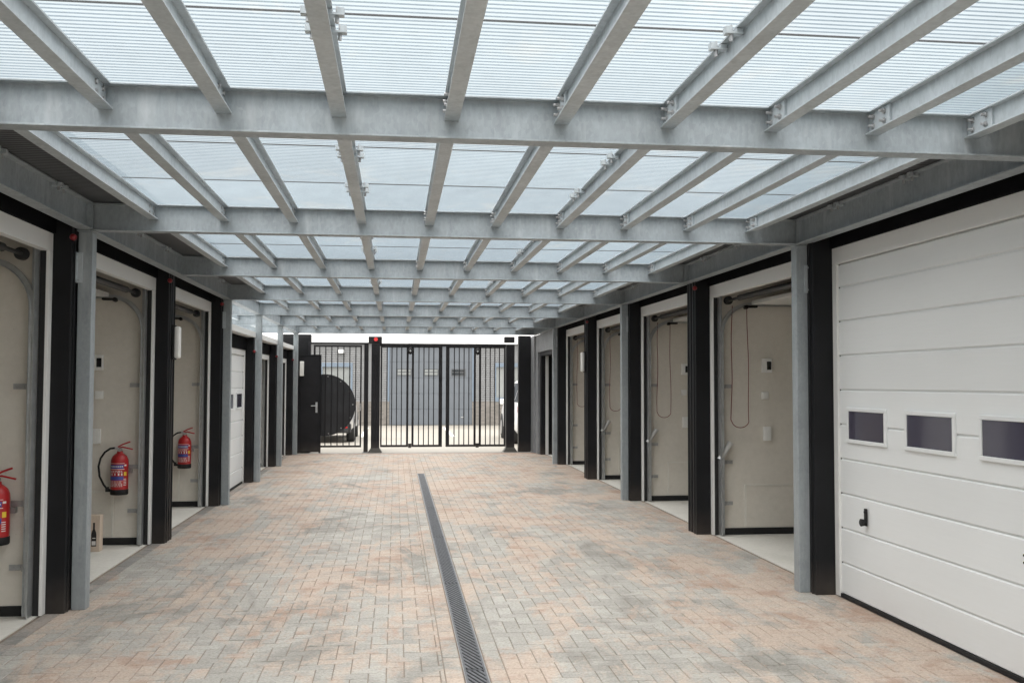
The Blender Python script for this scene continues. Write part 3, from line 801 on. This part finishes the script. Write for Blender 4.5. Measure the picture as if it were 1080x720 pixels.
# ------------------------------------------------------------------ cars
CARGLASS = make_glass('car_glass', (.018, .02, .022))
TYRE = flat('tyre_rubber', lin(.018, .018, .018), .8); RIM = flat('alloy_rim', lin(.35, .35, .36), .35, .7)
TAIL = flat('tail_light', lin(.45, .02, .02), .2); BUMP = flat('dark_bumper', lin(.03, .03, .032), .6)
def paint(name, c, metal):
    m = M(name); return m.pbr(m.ramp(m.noise(2, 2, .5), [(.3, tuple(x*.95 for x in c)), (.7, c)]), .3, metal, coat=.6)
def car(name, label, loc, rz, mat, st, L, Wd, wheels, rw):
    # st: stations (y, half width, z bottom, z belt, z roof, half roof width); rear at y = 0, nose at y = L
    t = thing(name, label, 'car', loc); t.rotation_euler.z = rz
    mb = MB(); rings = []
    for (y, w, z0, zb, zr, rwid) in st:
        zr2 = max(zr, zb+.02)
        rings.append([(-w*.86, y, z0), (-w, y, z0+.16), (-w*1.0, y, (z0+zb)/2+.05), (-w*.965, y, zb), (-rwid, y, zr2-.06 if zr2 > zb+.1 else zr2-.012), (-rwid*.72, y, zr2), (rwid*.72, y, zr2), (rwid, y, zr2-.06 if zr2 > zb+.1 else zr2-.012), (w*.965, y, zb), (w, y, (z0+zb)/2+.05), (w, y, z0+.16), (w*.86, y, z0)])
    n = 12; vs = [p for r in rings for p in r]; fs = []
    for i in range(len(rings)-1):
        for k in range(n): fs.append((i*n+k, i*n+(k+1) % n, (i+1)*n+(k+1) % n, (i+1)*n+k))
    fs += [tuple(range(n)), tuple(range((len(rings)-1)*n, len(rings)*n))[::-1]]
    mb.add(vs, fs, 0, True); body = part('body', mb, mat, t, (0,0,0), .02)
    # side windows, rear and front glass as slightly proud panels on the cabin faces
    def facepatch(i, k, lo, hi, off=.006):
        a, b, c, d = (Vector(rings[i][k]), Vector(rings[i][k+1]), Vector(rings[i+1][k+1]), Vector(rings[i+1][k]))
        nrm = (b-a).cross(d-a); nrm.normalize()
        cen = (a+b+c+d)/4
        if nrm.dot(cen - Vector((0, cen.y, cen.z-.1))) < 0: nrm = -nrm
        lp = lambda u, v: (a*(1-u)+b*u)*(1-v) + (d*(1-u)+c*u)*v + nrm*off
        return [lp(.1, lo), lp(.9, lo), lp(.9, hi), lp(.1, hi)]
    for i in range(len(rings)-1):
        tall = st[i][4]-st[i][3] > .25 and st[i+1][4]-st[i+1][3] > .25
        if tall:
            for k in (3, 7):
                mb = MB(); mb.add(facepatch(i, k, .05, .95), [(0,1,2,3)]); part('window', mb, CARGLASS, t)
    for (y, s) in wheels:
        mb = MB(); mb.cyl((s*(Wd-.20), y, rw), (s*(Wd+.012), y, rw), rw, 28)
        w = part('wheel', mb, TYRE, t, (0,0,0), .02)
        mb = MB(); mb.cyl((s*(Wd+.0125), y, rw), (s*(Wd+.02), y, rw), rw*.64, 20); part('rim', mb, RIM, w)
        mb = MB(); mb.cyl((s*(Wd-.1), y, rw+.02), (s*(Wd+.006), y, rw+.02), rw+.06, 28); part('wheel_arch', mb, BUMP, t)
    return t, rings
SILVER = paint('silver_car_paint', (.46, .46, .47), .5); VWHITE = paint('white_car_paint', (.78, .79, .79), 0)
st = [(0, .74, .32, .88, .90, .62), (.04, .82, .26, .95, .99, .62), (.32, .87, .24, .98, 1.40, .58), (.75, .885, .22, .97, 1.47, .60), (1.6, .89, .2, .95, 1.49, .62), (2.35, .89, .2, .94, 1.45, .60), (3.05, .885, .2, .93, .98, .62), (3.75, .86, .22, .84, .86, .6), (4.05, .74, .28, .66, .68, .5)]
c1, rg = car('parked_car', 'silver hatchback seen from behind through the barred fence panel', (-2.02, 26.6, 0), 0, SILVER, st, 4.05, .88, [(.85, -1), (.85, 1), (3.3, -1), (3.3, 1)], .31)
mb = MB(); mb.box(-.84, .84, -.05, .06, .27, .52); part('bumper', mb, BUMP, c1, (0,0,0), .03)
for s in (-1, 1):
    mb = MB(); mb.box(s*.62, s*.80, -.012, .06, .60, .86); part('tail_light', mb, TAIL, c1, (0,0,0), .015)
    mb = MB(); mb.box(s*.45, s*.74, -.058, -.0505, .40, .44); part('reflector', mb, TAIL, c1)
mb = MB(); mb.add([(-.56, .10, 1.0), (.56, .10, 1.0), (.5, .31, 1.34), (-.5, .31, 1.34)], [(0,1,2,3)]); part('rear_window', mb, CARGLASS, c1)
mb = MB(); mb.box(-.26, .26, -.008, .01, .62, .73); part('number_plate', mb, flat('plate_yellow', lin(.6, .42, .05), .5), c1)
st = [(0, .80, .30, 1.02, 1.05, .66), (.03, .88, .26, 1.05, 1.10, .68), (.16, .90, .24, 1.06, 1.62, .66), (.8, .905, .22, 1.05, 1.72, .68), (1.8, .905, .2, 1.03, 1.74, .68), (2.7, .90, .2, 1.0, 1.66, .66), (3.5, .89, .2, .98, 1.06, .66), (4.1, .86, .22, .86, .90, .6), (4.4, .74, .28, .66, .68, .5)]
c2, rg = car('parked_car', 'white van parked beside the workshop, right of the folding gate', (4.04, 25.3, 0), 0, VWHITE, st, 4.4, .90, [(.85, -1), (.85, 1), (3.5, -1), (3.5, 1)], .32)
mb = MB(); mb.box(-.86, .86, -.05, .05, .28, .55); part('bumper', mb, BUMP, c2, (0,0,0), .03)
for s in (-1, 1):
    mb = MB(); mb.box(s*.80, s*.865, -.012, .05, .84, 1.0); part('tail_light', mb, TAIL, c2, (0,0,0), .012)
mb = MB(); mb.add([(-.6, .045, 1.14), (.6, .045, 1.14), (.56, .15, 1.56), (-.56, .15, 1.56)], [(0,1,2,3)]); part('rear_window', mb, CARGLASS, c2)
for s in (-1,):
    mb = MB(); mb.box(s*.91, s*1.03, 2.72, 2.86, 1.0, 1.16); part('mirror', mb, VWHITE, c2, (0,0,0), .03)

# ------------------------------------------------------------------ small fittings
EXR = flat('extinguisher_red', lin(.43, .020, .023), .36, 0, .12, 8); EXBLUE = flat('label_blue', lin(.05, .07, .30), .4); EXW = flat('label_white', lin(.72, .70, .68), .4); EXY = flat('label_yellow', lin(.75, .55, .05), .4)
def extinguisher(loc, label):
    t = thing('fire_extinguisher', label, 'fire extinguisher', loc, 'fire extinguishers in the left garages')
    r = .083
    mb = MB(); mb.lathe([(r*.97, .05), (r, .06), (r, .315), (r*.97, .345), (r*.82, .378), (r*.52, .402), (.028, .412), (.026, .43)], (0,0,0), 28); part('cylinder', mb, EXR, t)
    mb = MB(); mb.lathe([(0, 0), (r*.96, 0), (r*1.03, .008), (r*1.03, .052), (r*.97, .056)], (0,0,0), 28); mb.box(-.125, -.07, -.03, .02, .03, .055); mb.box(-.125, -.105, -.03, .02, .0555, .075); part('base_cap', mb, RUBBER, t)
    mb = MB()
    A = lambda d: R(d)
    def band(z0, z1, a0, a1, mi, rr=r*1.006): mb.lathe([(rr, z0), (rr, z1)], (0,0,0), 14, mi, A(a0), A(a1))
    band(.262, .300, 195, 312, 0); band(.148, .186, 195, 312, 0)
    band(.310, .314, 195, 318, 1); band(.2525, .2575, 195, 318, 1)
    rnd = random.Random(3)
    for z0 in (.238, .226, .136, .124, .112, .100, .088):
        a = 206
        while a < 300:
            l = rnd.uniform(6, 22); band(z0-.003, z0+.002, a, min(a+l, 304), 1); a += l+4
    for a in (225, 250, 275, 295): band(.194, .216, a, a+9, 1)
    for a in range(214, 300, 12): band(.276, .287, a, a+9, 1, r*1.010)
    band(.19, .228, 314, 336, 2); band(.285, .300, 316, 334, 1)
    for z0 in (.155, .14, .125, .11, .095): band(z0, z0+.006, 312, 334, 1)
    part('printed_label', mb, [EXBLUE, EXW, EXY], t)
    mb = MB(); mb.cyl((0,0,.425), (0,0,.455), .022, 12); mb.cyl((0,0,.455), (-.05,-.01,.462), .010, 8)
    mb.cyl((0, -.024, .44), (0, -.04, .44), .014, 12)
    part('valve', mb, ZINC, t)
    mb = MB(); mb.tube([(-.02, 0, .458), (.03, -.01, .470), (.09, -.01, .455), (.125, -.01, .447)], .007, 8); mb.tube([(-.02, 0, .470), (.03, -.01, .497), (.07, -.01, .512), (.10, -.01, .522)], .007, 8); part('lever', mb, EXR, t)
    mb = MB(); mb.tube([(-.045, -.01, .462), (-.09, -.012, .455), (-.14, -.012, .42), (-.18, -.010, .36), (-.20, -.005, .28), (-.19, .0, .18), (-.15, .0, .10), (-.118, -.005, .06)], .010, 10); part('hose', mb, RUBBER, t)
    mb = MB(); mb.box(.03, .10, .05, .098, .205, .245); mb.box(-.03, .03, .08, .0985, .16, .38); part('wall_bracket', mb, ZINC, t)
    return t
for j, lb in ((1, 'red fire extinguisher at the left edge, in the nearest open bay'), (2, 'red fire extinguisher above the wooden bottle box'), (3, 'red fire extinguisher in the third open bay, below the white lamp')):
    extinguisher((-2.722, yk(j)-.30, .515), lb)

LAMPW = flat('lamp_diffuser', lin(.80, .80, .77), .4, 0, .03, 4)
def luminaire(loc, label, s):
    t = thing('wall_lamp', label, 'lamp', loc, 'white luminaires on the black posts')
    mb = MB(); mb.box(-.02, .0, -.075, .075, -.18, .18); part('housing', mb, RUBBER, t, (0,0,0), .004)
    mb = MB(); mb.box(.0005, .05, -.06, .06, -.165, .165); part('diffuser', mb, LAMPW, t, (0,0,0), .015)
    if s < 0: t.rotation_euler.z = math.pi
    return t
luminaire((-2.289, yk(2)+.075, 2.045), 'white rectangular wall lamp on the black post between the second and third left bays', 1)
luminaire((3.219, yk(4)+.075, 1.99), 'white rectangular wall lamp on the black post far along the right row', -1)
lm = thing('wall_lamp', 'white rectangular wall lamp beside the solid black door by the gate', 'lamp', (-2.15, 22.86, 1.94), 'white luminaires on the black posts')
mb = MB(); mb.box(-.045, .045, -.05, .0, -.17, .17); part('diffuser', mb, LAMPW, lm, (0,0,0), .015)
mb = MB(); mb.box(-.055, .055, .0005, .035, -.18, .18); part('housing', mb, RUBBER, lm)

def beacon(loc, label, s):
    t = thing('alarm_beacon', label, 'beacon', loc, 'red beacons on the posts')
    mb = MB(); mb.cyl((0, 0, 0), (0, 0, .016), .034, 16); part('beacon_base', mb, RUBBER, t)
    mb = MB(); mb.lathe([(.032, .016), (.032, .045), (.024, .062), (0, .068)], (0,0,0), 16); part('beacon_lens', mb, BEACON, t)
    t.rotation_euler = (R(90), 0, 0); t.scale = (.72, .72, .72)
    return t
bl = [('L', 1, 2.665, 'small red beacon at the top of the nearest left column'), ('L', 2, 2.665, 'small red beacon on the left post between the two extinguisher bays'),
      ('L', 3, 2.665, 'small red beacon on the last tall left post, beside the closed white door'), ('L', 4, 2.13, 'small red beacon just past the closed white door on the low row'),
      ('L', 5, 2.13, 'small red beacon on the second post of the low left row'), ('L', 6, 2.13, 'small red beacon on the last post of the low left row'),
      ('R', 2, 2.665, 'small red beacon on the right post between the two nearest open bays'), ('R', 4, 2.665, 'small red beacon on the right post above the white wall lamp')]
for sd_, j, z, lb in bl:
    s, F, pd = SIDE[sd_]; beacon((s*(F-pd-.015), yk(j)-.157, z), lb, s)

def wallbox(name, label, cat, side, j, d, z, w, h, t_, extra, group):
    s, F, pd = SIDE[side]; t = thing(name, label, cat, (s*(F+d), yk(j)-.2, z), group)
    mb = MB(); mb.box(-w/2, w/2, -t_, -.0005, -h/2, h/2); part('cover', mb, PLASTIC, t, (0,0,0), .005)
    if extra == 'screen':
        mb = MB(); mb.box(-.005, .042, -t_-.004, -t_-.0005, -.045, .045); part('screen', mb, SCREEN, t)
    elif extra == 'one':
        mb = MB(); mb.box(-.024, .024, -t_-.006, -t_-.0005, -.024, .024); part('rocker', mb, PLASTIC, t, (0,0,0), .003)
    else:
        for q in (-1, 1):
            mb = MB(); mb.box(-.026, .026, -t_-.004, -t_-.0005, q*.036-.026, q*.036+.026); part('socket', mb, PLASTIC, t, (0,0,0), .004)
where = {('R', 2): 'in the nearest open right bay', ('R', 3): 'in the second open right bay', ('L', 2): 'in the left bay with the bottle box'}
for (sd_, j), wtx in where.items():
    d = .605 if sd_ == 'R' else .525
    wallbox('control_box', 'white control box with dark screen ' + wtx, 'control box', sd_, j, d, 1.825, .108, .155, .04, 'screen', 'control boxes on the partitions')
    wallbox('light_switch', 'small square white switch ' + wtx, 'switch', sd_, j, d-.02, 1.50, .08, .08, .03, 'one', 'switches on the partitions')
    wallbox('wall_socket', 'white double wall socket ' + wtx, 'socket', sd_, j, d, 1.087, .085, .15, .035, 'two', 'sockets on the partitions')
TUBE = flat('grey_white_tube', lin(.55, .55, .53), .4)
# red pull cords
def cord(j, label):
    s, F, pd = SIDE['R']; mb = MB(); x0, x1 = .198, .37; zt, zb = 2.47, 1.24; pts = []; rnd = random.Random(j)
    for i in range(13): 
        t = i/12; pts.append((x0+.006*math.sin(t*9+j) - .012*t, 0, zt+(zb-zt)*t))
    r = (x1-x0)/2+.012
    for i in range(1, 12):
        a = math.pi*i/12; pts.append(((x0+x1)/2+.002 - r*math.cos(a), 0, zb - .085*math.sin(a)))
    for i in range(13):
        t = i/12; pts.append((x1+.012*(1-t)+.005*math.sin(t*8+j*2), 0, zb+(zt-zb)*t))
    mb.tube(pts, .0042, 6)
    o = solo('pull_cord', mb, REDCORD, label, 'cord', (F, yk(j)-.27, 0), 'red cords hanging in the right bays')
    return o
for j, lb in ((2, 'dark red cord looped down in the nearest open right bay'), (3, 'dark red cord looped down in the second open right bay'), (4, 'dark red cord looped down in the third open right bay'), (5, 'dark red cord looped down in the farthest open right bay')): cord(j, lb)
# slanted white tubes beside the tracks
for j, lb in ((2, 'slanted white tube beside the door track in the nearest open right bay'), (3, 'slanted white tube beside the door track in the second open right bay'), (4, 'slanted white tube beside the door track in the third open right bay')):
    t = thing('wall_tube', lb, 'tube', (FR+.12, yk(j)-.26, .90), 'slanted white tubes in the right bays')
    mb = MB(); mb.cyl((-.055, 0, -.075), (.055, 0, .085), .030, 18); mb.cyl((.055, 0, .085), (.061, 0, .094), .033, 18); part('tube_body', mb, TUBE, t, (0,0,0), .002)
    mb = MB(); mb.cyl((-.055, 0, -.075), (-.063, 0, -.087), .033, 18); mb.box(-.02, .02, .03, .06, -.03, .02); part('end_cap', mb, TRACK, t)
# wooden bottle box
WOOD = M('pale_box_wood'); _w = WOOD.noise(14, 5, .6, WOOD.mapping((1, 1, .12)), .6)
WOOD = WOOD.pbr(WOOD.ramp(_w, [(.3, (.54, .43, .34)), (.7, (.66, .55, .45))]), .65)
INK = flat('black_print', lin(.015, .012, .012), .6)
bx = thing('bottle_box', 'pale wooden bottle box with a printed bottle on the garage floor', 'box', (-2.868, 9.86, .005))
mb = MB(); mb.box(-.055, .055, -.05, .05, 0, .345); part('box_body', mb, WOOD, bx, (0,0,0), .003)
mb = MB(); half = [(.023, .02), (.024, .13), (.020, .155), (.009, .185), (.008, .235), (.010, .238), (.010, .245)]
pts = [(x, z) for x, z in half] + [(-x, z) for x, z in half[::-1]]
mb.prism([(x, z+.03) for x, z in pts], 'Y', -.0512, -.0504); part('printed_bottle', mb, INK, bx)
mb = MB(); mb.box(-.018, .018, -.0522, -.0514, .062, .10); mb.box(-.012, .016, -.0522, -.0514, .125, .132); part('printed_label', mb, EXW, bx)

# ------------------------------------------------------------------ world, sun, camera
w = bpy.data.worlds.new('World'); sc.world = w; w.use_nodes = True
nt = w.node_tree; nt.nodes.clear()
SUN_EL, SUN_AZ = 58, 205
sky = nt.nodes.new('ShaderNodeTexSky'); sky.sky_type = 'NISHITA'; sky.sun_disc = False
sky.sun_elevation = R(SUN_EL); sky.sun_rotation = R(SUN_AZ); sky.dust_density = 4; sky.air_density = 1.2; sky.ozone_density = 1
hsv = nt.nodes.new('ShaderNodeHueSaturation'); hsv.inputs['Saturation'].default_value = .22; hsv.inputs['Value'].default_value = 1.0
cl = nt.nodes.new('ShaderNodeMix'); cl.data_type = 'RGBA'
tc = nt.nodes.new('ShaderNodeTexCoord'); ns = nt.nodes.new('ShaderNodeTexNoise'); ns.inputs['Scale'].default_value = 2.2; ns.inputs['Detail'].default_value = 6
rp = nt.nodes.new('ShaderNodeValToRGB'); rp.color_ramp.elements[0].position = .3; rp.color_ramp.elements[0].color = (.80,)*3+(1,); rp.color_ramp.elements[1].position = .7; rp.color_ramp.elements[1].color = (.97,)*3+(1,)
bg = nt.nodes.new('ShaderNodeBackground'); bg.inputs[1].default_value = .15; out = nt.nodes.new('ShaderNodeOutputWorld')
nt.links.new(sky.outputs[0], hsv.inputs['Color']); nt.links.new(tc.outputs['Generated'], ns.inputs['Vector']); nt.links.new(ns.outputs['Fac'], rp.inputs[0])
nt.links.new(rp.outputs[0], cl.inputs[0]); nt.links.new(hsv.outputs[0], cl.inputs[6]); cl.inputs[7].default_value = (32.0, 31.4, 30.4, 1)
sx = nt.nodes.new('ShaderNodeSeparateXYZ'); nt.links.new(tc.outputs['Generated'], sx.inputs[0])
gr_ = nt.nodes.new('ShaderNodeValToRGB'); gr_.color_ramp.elements[0].position = 0; gr_.color_ramp.elements[0].color = (.50,)*3+(1,); gr_.color_ramp.elements[1].position = .9; gr_.color_ramp.elements[1].color = (1,)*3+(1,)
nt.links.new(sx.outputs[2], gr_.inputs[0])
ov = nt.nodes.new('ShaderNodeMix'); ov.data_type = 'RGBA'; ov.blend_type = 'MULTIPLY'; ov.inputs[0].default_value = 1
nt.links.new(cl.outputs[2], ov.inputs[6]); nt.links.new(gr_.outputs[0], ov.inputs[7])
nt.links.new(ov.outputs[2], bg.inputs[0]); nt.links.new(bg.outputs[0], out.inputs[0])
sl = bpy.data.lights.new('sun', 'SUN'); sl.energy = 1.2; sl.angle = R(20); sl.color = (1, .96, .90)
so = bpy.data.objects.new('sun', sl); col.objects.link(so)
az = R(SUN_AZ); dv = Vector((math.sin(az)*math.cos(R(SUN_EL)), math.cos(az)*math.cos(R(SUN_EL)), math.sin(R(SUN_EL))))
so.rotation_euler = dv.to_track_quat('Z', 'Y').to_euler()

cam = bpy.data.cameras.new('camera'); cam.sensor_width = 36; cam.lens = 36*1024.4/1080; cam.clip_end = 2000; cam.clip_start = .05
co = bpy.data.objects.new('camera', cam); col.objects.link(co)
yaw, pitch, roll = .11899, .0421, .00244
fw = Vector((math.sin(yaw)*math.cos(pitch), math.cos(yaw)*math.cos(pitch), math.sin(pitch)))
r0 = Vector((math.cos(yaw), -math.sin(yaw), 0)); u0 = r0.cross(fw)
rr = r0*math.cos(roll) + u0*math.sin(roll); uu = u0*math.cos(roll) - r0*math.sin(roll)
mt = Matrix((rr, uu, -fw)).transposed().to_4x4(); mt.translation = (0, 0, 1.636); co.matrix_world = mt
sc.camera = co
sc.view_settings.view_transform = 'Standard'; sc.view_settings.look = 'None'; sc.view_settings.exposure = 0; sc.view_settings.gamma = 1
sc.render.engine = 'CYCLES'
cy = sc.cycles; cy.max_bounces = 12; cy.diffuse_bounces = 6; cy.transmission_bounces = 8; cy.transparent_max_bounces = 12
cy.use_denoising = True
